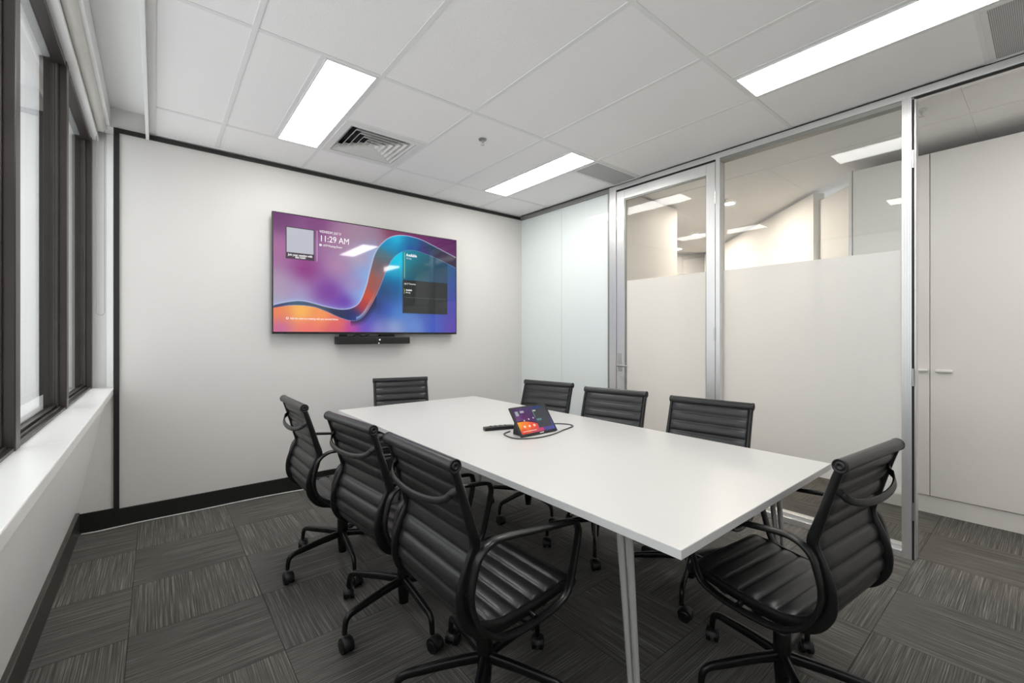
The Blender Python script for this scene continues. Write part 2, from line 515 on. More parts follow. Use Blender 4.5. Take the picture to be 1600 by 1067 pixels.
# corridor ceiling
cc = MB()
for (x0, x1) in ((XG + 0.09, 3.995), (4.003, 9.2)):
    for k in range(-2, 6):
        cc.box((x0, k * 1.2 + 0.3304 + 0.0007, CH), (x1, (k + 1) * 1.2 + 0.3304 - 0.0007, CH + 0.03))
cc.box((XG, YB - .1, CH + 0.03), (9.2, 7.6, CH + 0.08))
struct('ceiling_corridor', cc, M['ceiling'])

# ------------------------------------------------------------------ windows on the left
MULL = [-1.99, -0.96, 0.07, 1.035, 2.045, 3.065, 4.135]
for i in range(6):
    a, b = MULL[i] + 0.065, MULL[i + 1]
    r = sroot('window_%d' % (i + 1), (0, 0, 0))
    fr = MB()
    m0 = MULL[i]
    # mullion: broad inner box with stepped glazing rebates
    fr.box((-0.395, m0, 0.93), (-0.335, m0 + 0.065, 2.632))
    fr.box((-0.43, m0 + 0.012, 0.93), (-0.395, m0 + 0.053, 2.632))
    fr.box((-0.372, m0 - 0.010, 0.945), (-0.362, m0, 2.606))
    if i == 5:
        fr.box((-0.395, b, 0.93), (-0.335, 4.1995, 2.632)); fr.box((-0.372, b - 0.010, 0.945), (-0.362, b, 2.60))
        fr.box((-0.43, b + 0.012, 0.93), (-0.395, 4.1995, 2.632))
    fr.build('window_frame', M['bronze'], r, 0.003)
    tr = MB().box((-0.425, a, 0.93), (-0.338, b, 0.941)).box((-0.422, a, 0.941), (-0.398, b, 0.957)).box((-0.386, a, 0.941), (-0.370, b, 0.954)).box((-0.360, a, 0.941), (-0.354, b, 0.949))
    tr.build('sill_track', M['bronze'], r, 0.001)
    MB().box((-0.384, a, 2.604), (-0.338, b, 2.632)).build('window_head', M['bronze'], r, 0.002)
    MB().box((-0.380, a + 0.001, 0.953), (-0.375, b - 0.001, 2.605)).build('pane', M['win_glass'], r)

# outside: parapet, standing-off facade panel and slab seen obliquely through the glass
struct('wall_exterior', MB().box((-1.70, 8.15, -1.0), (-1.25, 17.0, 5.6)), M['concrete'], 0.01)
struct('wall_parapet', MB().box((-1.45, 6.80, -1.0), (-1.25, 8.14, 1.49)), M['concrete'], 0.01)
struct('trim_6', MB().box((-1.25, 2.0, 0.30), (-0.62, 17.0, 0.45)), M['wall_white'])
struct('trim_7', MB().box((-0.60, -6.0, 2.92), (-0.44, 5.2, 3.05)), M['concrete'])
struct('wall_facade', MB().box((-0.46, 4.30, -1.0), (-0.42, 5.2, 2.92)).box((-0.62, -6.0, -1.0), (-0.45, YB - 0.1, 3.6)), M['concrete'])

# ------------------------------------------------------------------ roller blind above the windows
bl = empty('roller_blind', (-0.287, 1.1, 2.695))
L0, L1 = -3.2, 2.96
MB().cyl((0, L0, 0), (0, L1, 0), 0.033, n=28).build('fabric_roll', M['fabric'], bl)
MB().box((0.030, L0, 0.0), (0.052, L1 + 0.06, 0.125)).build('headrail', M['sill'], bl, 0.003)
MB().box((-0.010, L1, -0.012), (0.035, L1 + 0.008, 0.10)).build('bracket', M['sill'], bl, 0.002)
# bead chain in a loop
ch = []
for k in range(41):
    ch.append((-0.021, L1 + 0.03, 0.0 - k / 40 * 1.245))
for k in range(1, 12):
    a = PI * k / 12
    ch.append((-0.021 + 0.0205 * (1 - math.cos(a)), L1 + 0.03, -1.245 - 0.024 * math.sin(a)))
for k in range(41):
    ch.append((0.02, L1 + 0.03, -1.245 + k / 40 * 1.245))
MB().tube(ch, 0.0016, 6).build('bead_chain', M['chain'], bl)
tag(bl, 'cream roller blind rolled up above the window, with a looped bead chain', 'blind')

# ------------------------------------------------------------------ glazed partition on the right
D0, D1 = XG, XG + 0.085
def frame_struct(name, mb): return struct(name, mb, M['alu'], 0.0025)
frame_struct('trim_8', MB().box((D0, 2.612, 0), (D1, 2.690, 2.695)))                         # post: frosted bay / door
frame_struct('trim_9', MB().box((D0, 1.624, 0), (D1, 1.658, 2.695)))                         # post: door / clear bay
p3 = MB().box((D0, 0.512, 0), (D1, 0.556, 2.695))
for k in range(3):
    p3.box((D0 - 0.0015, 0.519 + k * 0.012, 0.0), (D0 + 0.002, 0.526 + k * 0.012, 2.66))
frame_struct('trim_10', p3)
struct('trim_11', MB().box((D0 - 0.001, -0.42, 2.655), (D1, 2.690, 2.697)), M['alu'], 0.002)   # head
struct('trim_12', MB().box((D0 + 0.004, 0.556, 2.628), (D1 - 0.02, 1.624, 2.655)), M['alu_dark'], 0.001)
struct('shadow_line_strip', MB().box((D0 - 0.004, -0.42, 2.6955), (D0 + 0.02, YW - 0.014, 2.7005)), M['gap'])  # black strip painting in the shadow line under the ceiling
frame_struct('trim_14', MB().box((D0, 0.556, 0), (D1, 1.624, 0.040)).box((D0 + 0.03, 0.556, 0.040), (D1, 1.624, 0.062)))
struct('trim_15', MB().box((D0 + 0.002, 2.690, 2.655), (D1, YW, 2.697)).box((D0 + 0.002, 2.690, 0.0), (D1, 2.712, 2.655)), M['alu_dark'], 0.002)
# doorway jamb beyond the last post, with its black seal and a hinge
j = sroot('door_2', (0, 0, 0))
MB().box((D0 + 0.02, 0.496, 0.0), (D1, 0.512, 2.655)).build('door_jamb', M['alu'], j, 0.001)
MB().box((D0 + 0.012, 0.504, 0.0), (D0 + 0.020, 0.512, 2.645)).box((D0 + 0.012, -0.42, 2.647), (D0 + 0.030, 0.504, 2.656)).build('door_seal', M['gap'], j)
for z in (1.05, 2.30, 0.28):
    MB().cyl((D0 + 0.002, 0.507, z - 0.05), (D0 + 0.002, 0.507, z + 0.05), 0.006, n=10).build('hinge', M['steel'], j)
# solid wall on this side of the doorway
struct('wall_right', MB().box((XG, YB, 0), (XG + 0.1, -0.42, 2.83)), M['wall'])

# clear bay with a frosted band
g = sroot('window_7', (0, 0, 0))
MB().box((D1 - 0.027, 0.556, 0.055), (D1 - 0.019, 1.624, 2.656)).build('pane', M['glass'], g)
MB().box((D1 - 0.0285, 0.557, 0.35), (D1 - 0.0280, 1.623, 1.795)).build('frosted_film', M['film'], g)
# frosted bay, two sheets with a hairline joint
g = sroot('window_8', (0, 0, 0))
MB().box((D0 + 0.022, 2.712, 0.0), (D0 + 0.034, 3.348, 2.656)).box((D0 + 0.022, 3.3515, 0.0), (D0 + 0.034, YW, 2.656)).build('pane', M['frost'], g)

# door leaf
d = sroot('door_1', (0, 0, 0))
x0, x1 = D0 + 0.004, D0 + 0.044
st = MB().box((x0, 2.519, 0.005), (x1, 2.607, 2.640)).box((x0, 1.663, 0.005), (x1, 1.735, 2.640)).box((x0, 1.735, 2.552), (x1, 2.519, 2.640)).box((x0, 1.735, 0.005), (x1, 2.519, 0.11))
st.build('door_frame', M['alu'], d, 0.003)
bd = MB().box((x0 + 0.006, 2.506, 0.11), (x0 + 0.02, 2.519, 2.552)).box((x0 + 0.006, 1.735, 0.11), (x0 + 0.02, 1.741, 2.552)).box((x0 + 0.006, 1.741, 2.540), (x0 + 0.02, 2.506, 2.552))
bd.build('glazing_bead', M['alu_dark'], d)
MB().box((x0 + 0.021, 1.737, 0.10), (x0 + 0.027, 2.517, 2.556)).build('pane', M['glass'], d)
MB().box((x0 + 0.0200, 1.742, 0.35), (x0 + 0.0205, 2.505, 1.795)).build('frosted_film', M['film'], d)
MB().box((D0 - 0.001, 2.607, 2.640), (D0 + 0.01, 1.66, 2.652)).build('door_seal', M['gap'], d)
for z in (2.36, 1.30, 0.28):
    MB().cyl((D0 - 0.003, 1.661, z - 0.05), (D0 - 0.003, 1.661, z + 0.05), 0.0065, n=10).build('hinge', M['steel'], d)
h = MB().box((x0 - 0.009, 2.548, 0.955), (x0, 2.588, 1.125)).build('lock_plate', M['steel'], d, 0.002)
lv = MB().tube(smooth_path([(x0 - 0.009, 2.568, 1.01), (x0 - 0.045, 2.568, 1.01), (x0 - 0.055, 2.558, 1.01), (x0 - 0.056, 2.50, 1.01), (x0 - 0.056, 2.44, 1.01)], 6), 0.0085, 10)
lv.build('lever_handle', M['chrome'], h)

# ------------------------------------------------------------------ corridor
struct('wall_corridor_left', MB().box((XG + 0.086, 2.627, 0), (4.435, 2.75, 2.68)).box((4.335, 2.75, 0), (4.435, 7.0, 2.68)), M['wall'])
def slanted(p, q, th, z0, z1):
    p, q = Vector((*p, 0)), Vector((*q, 0)); dd = (q - p).normalized(); nn = Vector((dd.y, -dd.x, 0)) * th
    return MB().prism([(p.x, p.y), (q.x, q.y), (q.x + nn.x, q.y + nn.y), (p.x + nn.x, p.y + nn.y)], z0, z1, 'z')
struct('wall_corridor_right', slanted((4.95, 1.48), (7.7, 4.23), 0.1, 0, 2.675), M['wall'])
struct('wall_corridor_side', slanted((4.66, 1.115), (5.02, 1.475), 0.06, 0, 2.60), M['wall'])
struct('wall_corridor_end', slanted((3.9, 7.13), (7.5, 3.53), -0.1, 0, 2.68), M['farwall'])
struct('wall_corridor_rear', MB().box((4.95, YB - .1, 0), (5.05, 1.0, 2.83)), M['wall'])

def cupboard(y0, y1, seam, label):
    c = empty('cupboard', (4.33, (y0 + y1) / 2, 0))
    oy = (y0 + y1) / 2
    MB().box((0.022, y0 - oy, 0.128), (0.58, y1 - oy, 2.612)).build('carcass', M['cup'], c, 0.002)
    MB().box((0.012, y0 - oy, 0.0), (0.58, y1 - oy, 0.124)).build('plinth', M['cup'], c, 0.001)
    for k, (a, b) in enumerate(((y0 + 0.002, seam - 0.002), (seam + 0.002, y1 - 0.002))):
        dr = MB().box((0.0, a - oy, 0.130), (0.020, b - oy, 2.608)).build('cupboard_door', M['cup'], c, 0.0015)
        yc = seam - 0.075 if k == 0 else seam + 0.055
        MB().box((-0.022, yc - 0.046 - oy, 1.028), (0.0, yc + 0.046 - oy, 1.046)).build('handle', M['sill'], dr, 0.004)
    tag(c, label, 'cupboard')
    return c
cupboard(0.105, 1.022, 0.563, 'tall white two-door cupboard with bar handles, seen through the doorway')
cupboard(-0.82, 0.103, -0.358, 'tall white two-door cupboard nearer the camera, beside the one in the doorway view')
struct('trim_16', MB().box((4.32, 1.024, 0), (4.93, 1.045, 2.62)), M['cup'], 0.001)

# ------------------------------------------------------------------ ceiling fittings
def ceiling_light(x0, y0, x1, y1, label):
    cx, cy = (x0 + x1) / 2, (y0 + y1) / 2
    r = empty('ceiling_light', (cx, cy, CH - 0.004))
    a, b = (x1 - x0) / 2 - 0.013, (y1 - y0) / 2 - 0.013
    f = 0.011
    fr = MB().box((-a, -b, 0), (-a + f, b, 0.006)).box((a - f, -b, 0), (a, b, 0.006)).box((-a + f, -b, 0), (a - f, -b + f, 0.006)).box((-a + f, b - f, 0), (a - f, b, 0.006))
    fr.build('light_frame', M['lightframe'], r, 0.001)
    MB().box((-a + f, -b + f, 0.001), (a - f, b - f, 0.005)).build('diffuser', M['panel'], r)
    tag(r, label, 'ceiling light', 'long recessed ceiling lights')
ceiling_light(0.6537, 2.3296, 0.9537, 3.5296, 'long ceiling light panel left of the louvred air vent, above the screen')
ceiling_light(2.4537, 2.3296, 2.7537, 3.5296, 'long ceiling light panel beside the small grey grille, near the glass door')
ceiling_light(2.4537, -0.0704, 2.7537, 1.1296, 'long ceiling light panel at the top right, nearest the camera')
ceiling_light(0.6537, -0.0704, 0.9537, 1.1296, 'added ceiling light panel above the camera, out of view')  # added, out of view: fills the near half of the room with light

ceiling_light(3.62, -1.75, 3.92, -0.55, 'added ceiling light panel in the corridor, out of view past the doorway')  # added, unseen: brightens the cupboards and near corridor
ceiling_light(4.55, 3.0, 4.85, 4.2, 'added ceiling light panel hidden round the corner in the corridor')  # added behind the corridor wall to brighten the slanted wall
# four-way louvred diffuser
v = empty('air_vent', ((VENT[0] + VENT[2]) / 2, (VENT[1] + VENT[3]) / 2, CH))
o_, i_ = 0.288, 0.238
MB().box((-o_, -o_, -0.004), (o_, -i_, 0.004)).box((-o_, i_, -0.004), (o_, o_, 0.004)).box((-o_, -i_, -0.004), (-i_, i_, 0.004)).box((i_, -i_, -0.004), (o_, i_, 0.004)).build('vent_frame', M['vent'], v, 0.002)
MB().box((-i_, -i_, 0.075), (i_, i_, 0.08)).box((-i_ - 0.004, -i_, 0.004), (-i_, i_, 0.08)).box((i_, -i_, 0.004), (i_ + 0.004, i_, 0.08)).box((-i_, -i_ - 0.004, 0.004), (i_, -i_, 0.08)).box((-i_, i_, 0.004), (i_, i_ + 0.004, 0.08)).build('duct', M['duct'], v)
for k in range(6):
    ro = 0.232 - k * 0.040; ri = ro - 0.036
    if ri < 0: ri = 0.002
    lo, hi, th = 0.0, 0.042, 0.003
    q = MB()
    sq = lambda r_, z: [(-r_, -r_, z), (r_, -r_, z), (r_, r_, z), (-r_, r_, z)]
    q.add(sq(ro, lo) + sq(ri, hi) + sq(ri, hi + th) + sq(ro, lo + th),
          [(i, (i + 1) % 4, 4 + (i + 1) % 4, 4 + i) for i in range(4)] + [(4 + i, 4 + (i + 1) % 4, 8 + (i + 1) % 4, 8 + i) for i in range(4)] +
          [(8 + i, 8 + (i + 1) % 4, 12 + (i + 1) % 4, 12 + i) for i in range(4)] + [(12 + i, 12 + (i + 1) % 4, (i + 1) % 4, i) for i in range(4)])
    q.build('louvre', M['vent'], v)
tag(v, 'square white louvred air vent in the ceiling above the screen', 'air vent')

def grille(rect, label):
    cx, cy = (rect[0] + rect[2]) / 2, (rect[1] + rect[3]) / 2
    r = empty('return_grille', (cx, cy, CH))
    a, b = (rect[2] - rect[0]) / 2 - 0.008, (rect[3] - rect[1]) / 2 - 0.008
    f = 0.022
    MB().box((-a, -b, -0.003), (-a + f, b, 0.006)).box((a - f, -b, -0.003), (a, b, 0.006)).box((-a + f, -b, -0.003), (a - f, -b + f, 0.006)).box((-a + f, b - f, -0.003), (a - f, b, 0.006)).build('grille_frame', M['vent'], r, 0.001)
    MB().box((-a + f, -b + f, 0.0), (a - f, b - f, 0.003)).build('perforated_panel', M['perf'], r)
    MB().box((-a + f, -b + f, 0.06), (a - f, b - f, 0.065)).build('duct', M['duct'], r)
    tag(r, label, 'grille')
grille(GR1, 'small grey perforated ceiling grille beside the light, over the glass door')
grille(GR2, 'grey perforated ceiling grille in the top right corner, over the doorway')

def sprinkler(x, y, label, mat):
    r = empty('sprinkler', (x, y, CH)); r.scale = (0.8, 0.8, 0.8)
    MB().lathe([(0.0, -0.001), (0.036, -0.001), (0.034, -0.006), (0.018, -0.010), (0.0, -0.010)], n=20).build('escutcheon', mat, r)
    MB().cyl((0, 0, -0.010), (0, 0, -0.032), 0.008, n=10).build('stem', M['steel'], r)
    MB().tube([(-0.013, 0, -0.018), (-0.015, 0, -0.034), (-0.004, 0, -0.050)], 0.002, 6).tube([(0.013, 0, -0.018), (0.015, 0, -0.034), (0.004, 0, -0.050)], 0.002, 6).build('yoke', M['steel'], r)
    q = MB()
    for k in range(8):
        a = 2 * PI * k / 8
        q.strip([(0.002 * math.cos(a), 0.002 * math.sin(a), -0.050), (0.019 * math.cos(a), 0.019 * math.sin(a), -0.052)], (math.cos(a + PI / 2), math.sin(a + PI / 2), 0), 0.006, 0.0016)
    q.build('deflector', M['steel'], r)
    tag(r, label, 'sprinkler')
sprinkler(1.817, 2.607, 'metal fire sprinkler head in the ceiling, right of the air vent', M['alu_dark'])
sprinkler(3.70, 0.52, 'white fire sprinkler on the corridor ceiling, right of the silver post', M['vent'])
sprinkler(4.55, 2.15, 'fire sprinkler on the corridor ceiling, seen through the glass above a downlight', M['vent'])

def downlight(x, y, label):
    r = empty('downlight', (x, y, CH))
    MB().lathe([(0.044, -0.001), (0.060, -0.001), (0.058, -0.005), (0.044, -0.004), (0.044, -0.001)], n=24).build('bezel', M['vent'], r)
    MB().cyl((0, 0, -0.0035), (0, 0, -0.001), 0.0438, n=24).build('lens', M['down'], r)
    tag(r, label, 'downlight', 'corridor downlights')
downlight(4.739, 2.193, 'round corridor downlight nearest the glass, right of the door frame')
downlight(5.85, 3.18, 'round corridor downlight seen through the right edge of the glass door')
downlight(6.586, 3.878, 'round corridor downlight farthest away, seen through the glass door')

# ------------------------------------------------------------------ screen on the wall
def idw(U, V, ctrl, p=3.0, eps=0.007):
    num = np.zeros(U.shape + (3,)); den = np.zeros(U.shape)
    for (u, v, c) in ctrl:
        w_ = 1.0 / (((U - u) * 1.75) ** 2 + (V - v) ** 2 + eps) ** (p / 2)
        num += w_[..., None] * np.array(c, float); den += w_
    return num / den[..., None]
UP = [(0.0, 0.215), (0.002, 0.225), (0.078, 0.261), (0.14, 0.266), (0.236, 0.227), (0.311, 0.208), (0.367, 0.225), (0.409, 0.285), (0.444, 0.442), (0.464, 0.586), (0.492, 0.758), (0.536, 0.871), (0.59, 0.943), (0.663, 0.971), (0.756, 0.958), (0.845, 0.91), (0.992, 0.821), (1.001, 0.815)]
LO = [(0.0, 0.2), (0.002, 0.2), (0.078, 0.226), (0.171, 0.222), (0.237, 0.184), (0.312, 0.127), (0.375, 0.105), (0.426, 0.146), (0.476, 0.278), (0.519, 0.439), (0.556, 0.601), (0.594, 0.727), (0.649, 0.805), (0.715, 0.833), (0.802, 0.81), (0.894, 0.766), (0.995, 0.705), (1.001, 0.70)]
def pchip(P, u):
    s = np.array(smooth_path(P, 12))
    o = np.argsort(s[:, 0])
    return np.interp(u, s[o, 0], s[o, 1])
BG_TOP = [(0.02, .97, (104, 52, 104)), (0.2, .95, (122, 60, 118)), (0.4, .93, (160, 130, 150)), (0.02, .7, (168, 110, 155)), (0.02, .4, (176, 152, 176)), (0.14, .55, (140, 52, 125)), (0.3, .6, (178, 132, 168)), (0.3, .85, (165, 120, 150)),
          (0.25, .36, (120, 55, 150)), (0.33, .27, (98, 40, 160)), (0.38, .42, (170, 140, 185)), (0.40, .36, (120, 180, 235)), (0.43, .55, (130, 170, 225)), (0.40, .7, (182, 165, 182)), (0.47, .75, (150, 165, 205)), (0.5, .92, (150, 120, 140)),
          (0.58, .985, (125, 50, 80)), (0.72, .99, (110, 30, 90)), (0.85, .97, (96, 30, 92)), (0.98, .92, (88, 30, 88)), (0.1, .33, (165, 150, 190)), (0.02, .29, (170, 160, 180))]
BG_BOT = [(0.02, .16, (235, 130, 80)), (0.12, .17, (255, 196, 86)), (0.22, .14, (252, 160, 80)), (0.3, .08, (235, 110, 80)), (0.03, .03, (190, 100, 160)), (0.15, .03, (235, 110, 110)), (0.27, .03, (215, 85, 110)), (0.36, .03, (190, 60, 165)), (0.44, .04, (100, 70, 195)),
          (0.5, .05, (150, 150, 205)), (0.6, .06, (150, 165, 205)), (0.72, .05, (95, 130, 200)), (0.85, .06, (60, 85, 185)), (0.97, .05, (85, 60, 165)), (0.47, .12, (50, 70, 170)), (0.5, .25, (20, 40, 90)), (0.56, .22, (40, 80, 185)), (0.62, .2, (70, 130, 205)),
          (0.55, .40, (15, 60, 105)), (0.6, .45, (5, 90, 150)), (0.60, .6, (0, 165, 205)), (0.62, .72, (0, 215, 242)), (0.66, .78, (10, 190, 225)), (0.75, .6, (20, 110, 130)), (0.9, .6, (40, 90, 120)), (0.97, .5, (50, 75, 150)), (0.97, .25, (70, 60, 165)), (0.8, .3, (40, 70, 150))]
RB = [(0.02, .21, (60, 70, 110)), (0.1, .245, (70, 95, 120)), (0.2, .225, (75, 85, 105)), (0.3, .165, (40, 50, 80)), (0.37, .16, (25, 40, 95)), (0.40, .13, (30, 70, 170)), (0.42, .22, (195, 55, 55)), (0.455, .35, (210, 75, 45)), (0.48, .5, (165, 85, 65)), (0.5, .42, (135, 85, 95)), (0.51, .62, (105, 90, 95)), (0.54, .58, (140, 110, 125)),
      (0.54, .75, (90, 105, 110)), (0.56, .85, (0, 145, 200)), (0.62, .93, (0, 195, 232)), (0.66, .87, (0, 125, 175)), (0.72, .9, (0, 110, 150)), (0.7, .85, (30, 60, 150)), (0.78, .86, (80, 40, 115)), (0.82, .90, (25, 70, 85)), (0.9, .82, (55, 45, 65)), (0.98, .76, (60, 50, 70))]
def picture_tv(U, V):
    up = pchip(UP, U); lo = pchip(LO, U)
    top = idw(U, V, BG_TOP); bot = idw(U, V, BG_BOT, 3.2); rb = idw(U, V, RB, 4.0)
    img = np.where((V > up)[..., None], top, np.where((V < lo)[..., None], bot, rb))
    # dark under-shadow band and pale fold of the ribbon's lower rim (part of the picture)
    du = 0.004
    gu = np.abs(pchip(UP, U + du) - pchip(UP, U - du)) / (2 * du); gl = np.abs(pchip(LO, U + du) - pchip(LO, U - du)) / (2 * du)
    dU = (V - up) / np.sqrt(1 + (gu / 1.75) ** 2); dL = (V - lo) / np.sqrt(1 + (gl / 1.75) ** 2)
    shade = np.clip(1 + dL / 0.055, 0, 1) * (dL < 0) * (U > 0.36) * (U < 0.5)
    img = img * (1 - 0.75 * shade[..., None]) + np.array((20, 20, 45)) * 0.75 * shade[..., None]
    fold = np.clip(1 - np.abs(dL - 0.02) / 0.018, 0, 1) * (U > 0.39) * np.clip((0.50 - U) / 0.06, 0, 1)
    img = img * (1 - 0.8 * fold[..., None]) + np.array((150, 190, 215)) * 0.8 * fold[..., None]
    glow = np.exp(-np.clip(dU, 0, 1) / 0.03) * (dU > 0) * (U < 0.5)
    img = img * (1 - 0.55 * glow[..., None]) + np.array((150, 185, 235)) * 0.55 * glow[..., None]
    rim = np.clip(1 - np.abs(dU) / 0.007, 0, 1)
    img = img * (1 - 0.85 * rim[..., None]) + np.array((205, 215, 245)) * 0.85 * rim[..., None]
    rim = np.clip(1 - np.abs(dL) / 0.005, 0, 1) * (U > .05)
    img = img * (1 - 0.6 * rim[..., None]) + np.array((160, 190, 235)) * 0.6 * rim[..., None]
    # agenda panel
    pan = (U > 0.650) & (U < 0.940)
    upper = pan & (V > 0.527) & (V < 0.835) & (V < lo)
    img = np.where(upper[..., None], img * 0.62 + np.array((36, 44, 44)) * 0.38, img)
    lower = pan & (V > 0.19) & (V <= 0.527)
    img = np.where(lower[..., None], np.array((36, 40, 40)), img)
    img = np.where((pan & (np.abs(V - 0.352) < 0.0025) & (U > .662) & (U < .93))[..., None], np.array((90, 95, 98)), img)
    # join card: a dark plate with a pale blank square
    img = np.where(((U > 0.0535) & (U < 0.1825) & (V > 0.622) & (V < 0.897))[..., None], np.array((74, 60, 72)), img)
    img = np.where(((U > 0.0565) & (U < 0.1795) & (V > 0.677) & (V < 0.891))[..., None], np.array((188, 190, 200)), img)
    return img
def picture_tablet(U, V):
    ctrl = [(0.05, .95, (70, 50, 90)), (0.3, .95, (80, 60, 100)), (0.75, .95, (45, 65, 120)), (0.3, .6, (95, 40, 95)), (0.1, .55, (110, 70, 120)), (0.45, .55, (70, 45, 85)), (0.55, .1, (90, 80, 150)), (0.95, .08, (75, 80, 150)), (0.95, .9, (60, 60, 70))]
    img = idw(U, V, ctrl)
    dome = (V < 0.47 - 0.55 * np.clip(U - 0.12, 0, 1) ** 2 * 1.6) & (U < 0.66) & (V > .0)
    edge = 0.47 - 0.55 * np.clip(U - 0.12, 0, 1) ** 2 * 1.6
    dm = idw(U, V, [(0.03, .4, (245, 165, 60)), (0.2, .3, (250, 130, 50)), (0.4, .25, (245, 90, 55)), (0.6, .1, (190, 70, 110)), (0.1, .03, (225, 70, 50)), (0.4, .03, (200, 70, 90))])
    img = np.where(dome[..., None], dm, img)
    img = np.where((np.abs(V - edge) < 0.03)[..., None] & (U < .66)[..., None] & (V > edge)[..., None], np.array((30, 28, 45)), img)
    img = np.where(((U > 0.55) & (U < 0.96) & (V > 0.14) & (V < 0.9))[..., None], np.array((64, 66, 70)), img)
    img = np.where(((U > 0.56) & (U < 0.575) & (V > 0.55) & (V < 0.86))[..., None], np.array((120, 165, 130)), img)
    img = np.where(((U > 0.58) & (U < 0.66) & (V > 0.80) & (V < 0.85))[..., None], np.array((190, 195, 195)), img)
    img = np.where(((U > 0.58) & (U < 0.72) & (V > 0.42) & (V < 0.50))[..., None], np.array((90, 135, 140)), img)
    img = np.where(((U > 0.055) & (U < 0.145) & (V > 0.70) & (V < 0.88))[..., None], np.array((165, 165, 175)), img)
    img = np.where(((U > 0.20) & (U < 0.31) & (V > 0.80) & (V < 0.88))[..., None], np.array((175, 170, 180)), img)
    for u in (0.16, 0.30, 0.44):
        img = np.where((((U - u) * 1.5) ** 2 + (V - 0.27) ** 2 < 0.045 ** 2)[..., None], np.array((255, 225, 200)), img)
    for u, v_ in ((0.22, .50), (0.36, .53), (0.50, .55)):
        img = np.where((((U - u) * 1.5) ** 2 + (V - v_) ** 2 < 0.03 ** 2)[..., None], np.array((215, 190, 225)), img)
    img = np.where(((U > 0.05) & (U < 0.45) & (np.abs(V - 0.09) < 0.012))[..., None], np.array((250, 215, 205)), img)
    return img
def screen_mesh(name, W, H_, nx, ny, fn, mat, parent, origin, ux, uz):
    """a flat grid carrying the picture as a colour attribute; ux, uz = unit vectors of its width and height"""
    U, V = np.meshgrid(np.linspace(0, 1, nx), np.linspace(0, 1, ny))
    img = np.clip(fn(U, V), 0, 255) / 255.0
    li = np.where(img <= 0.04045, img / 12.92, ((img + 0.055) / 1.055) ** 2.4)
    O, X, Z = Vector(origin), Vector(ux), Vector(uz)
    verts = [tuple(O + X * ((u - 0.5) * W) + Z * (v_ * H_)) for u, v_ in zip(U.ravel(), V.ravel())]
    faces = [(j * nx + i, j * nx + i + 1, (j + 1) * nx + i + 1, (j + 1) * nx + i) for j in range(ny - 1) for i in range(nx - 1)]
    me = bpy.data.meshes.new(name); me.from_pydata(verts, [], faces)
    at = me.color_attributes.new('picture', 'FLOAT_COLOR', 'POINT')
    at.data.foreach_set('color', np.concatenate([li.reshape(-1, 3), np.ones((nx * ny, 1))], 1).astype(np.float32).ravel())
    me.materials.append(mat)
    o = bpy.data.objects.new(name, me); COL.objects.link(o); o.parent = parent
    return o
def text(name, body, size, mat, parent, loc, align='LEFT', bold=False, width=None):
    cu = bpy.data.curves.new(name, 'FONT'); cu.body = body; cu.size = size; cu.align_x = align; cu.extrude = 0.0003
    cu.resolution_u = 3
    if bold: cu.offset = size * 0.018
    t = bpy.data.objects.new(name, cu); COL.objects.link(t)
    dg = bpy.context.evaluated_depsgraph_get(); dg.update()
    me = bpy.data.meshes.new_from_object(t.evaluated_get(dg))
    COL.objects.unlink(t); bpy.data.objects.remove(t)
    me.materials.clear(); me.materials.append(mat)
    o = bpy.data.objects.new(name, me); COL.objects.link(o); o.parent = parent
    o.rotation_euler = (PI / 2, 0, 0); o.location = loc
    if width:
        xs = [v_.co.x for v_ in me.vertices]; o.scale.x = width / (max(xs) - min(xs))
    return o

TX0, TX1, TZ0, TZ1 = 0.716, 2.417, 1.302, 2.281
tw, th_ = TX1 - TX0, TZ1 - TZ0
tv = empty('television', ((TX0 + TX1) / 2, 3.945, TZ0))
bz = 0.007
MB().box((-tw / 2, 0.0, 0), (tw / 2, 0.028, th_)).box((-0.45, 0.028, 0.2), (0.45, 0.05, 0.75)).build('casing', M['tvbody'], tv, 0.002)
fr = MB().box((-tw / 2, -0.006, 0), (-tw / 2 + bz, 0.0, th_)).box((tw / 2 - bz, -0.006, 0), (tw / 2, 0.0, th_)).box((-tw / 2 + bz, -0.006, th_ - bz), (tw / 2 - bz, 0.0, th_)).box((-tw / 2 + bz, -0.006, 0), (tw / 2 - bz, 0.0, 0.018))
fr.build('bezel', M['tvbody'], tv, 0.001)
MB().box((-0.25, 0.05, 0.25), (0.25, 0.0765, 0.7)).build('wall_bracket', M['blackmetal'], tv)
SW, SH = tw - 2 * bz, th_ - bz - 0.018
scr = screen_mesh('screen', SW, SH, 480, 270, picture_tv, M['screen'], tv, (0, -0.002, 0.018), (1, 0, 0), (0, 0, 1))
def at(u, v_): return ((u - 0.5) * SW, -0.0035, 0.018 + v_ * SH)
text('date_text', 'WEDNESDAY, JULY 31', 0.030, M['txt'], scr, at(0.206, 0.882), width=0.176)
text('clock_text', '11:29 AM', 0.074, M['txt'], scr, at(0.206, 0.806), width=0.232)
text('room_text', 'ATP Meeting Room', 0.026, M['txt'], scr, at(0.224, 0.763), width=0.155)
MB().box((at(.206, 0)[0], -0.0035, at(0, .763)[2]), (at(.213, 0)[0], -0.0032, at(0, .781)[2])).box((at(.2145, 0)[0], -0.0035, at(0, .765)[2]), (at(.2175, 0)[0], -0.0032, at(0, .779)[2])).build('room_icon', M['txt'], scr)
text('join_caption', 'Join your meeting with', 0.026, M['txt'], scr, at(0.118, 0.650), 'CENTER', True, 0.186)
text('join_caption', 'this room', 0.026, M['txt'], scr, at(0.118, 0.632), 'CENTER', True, 0.078)
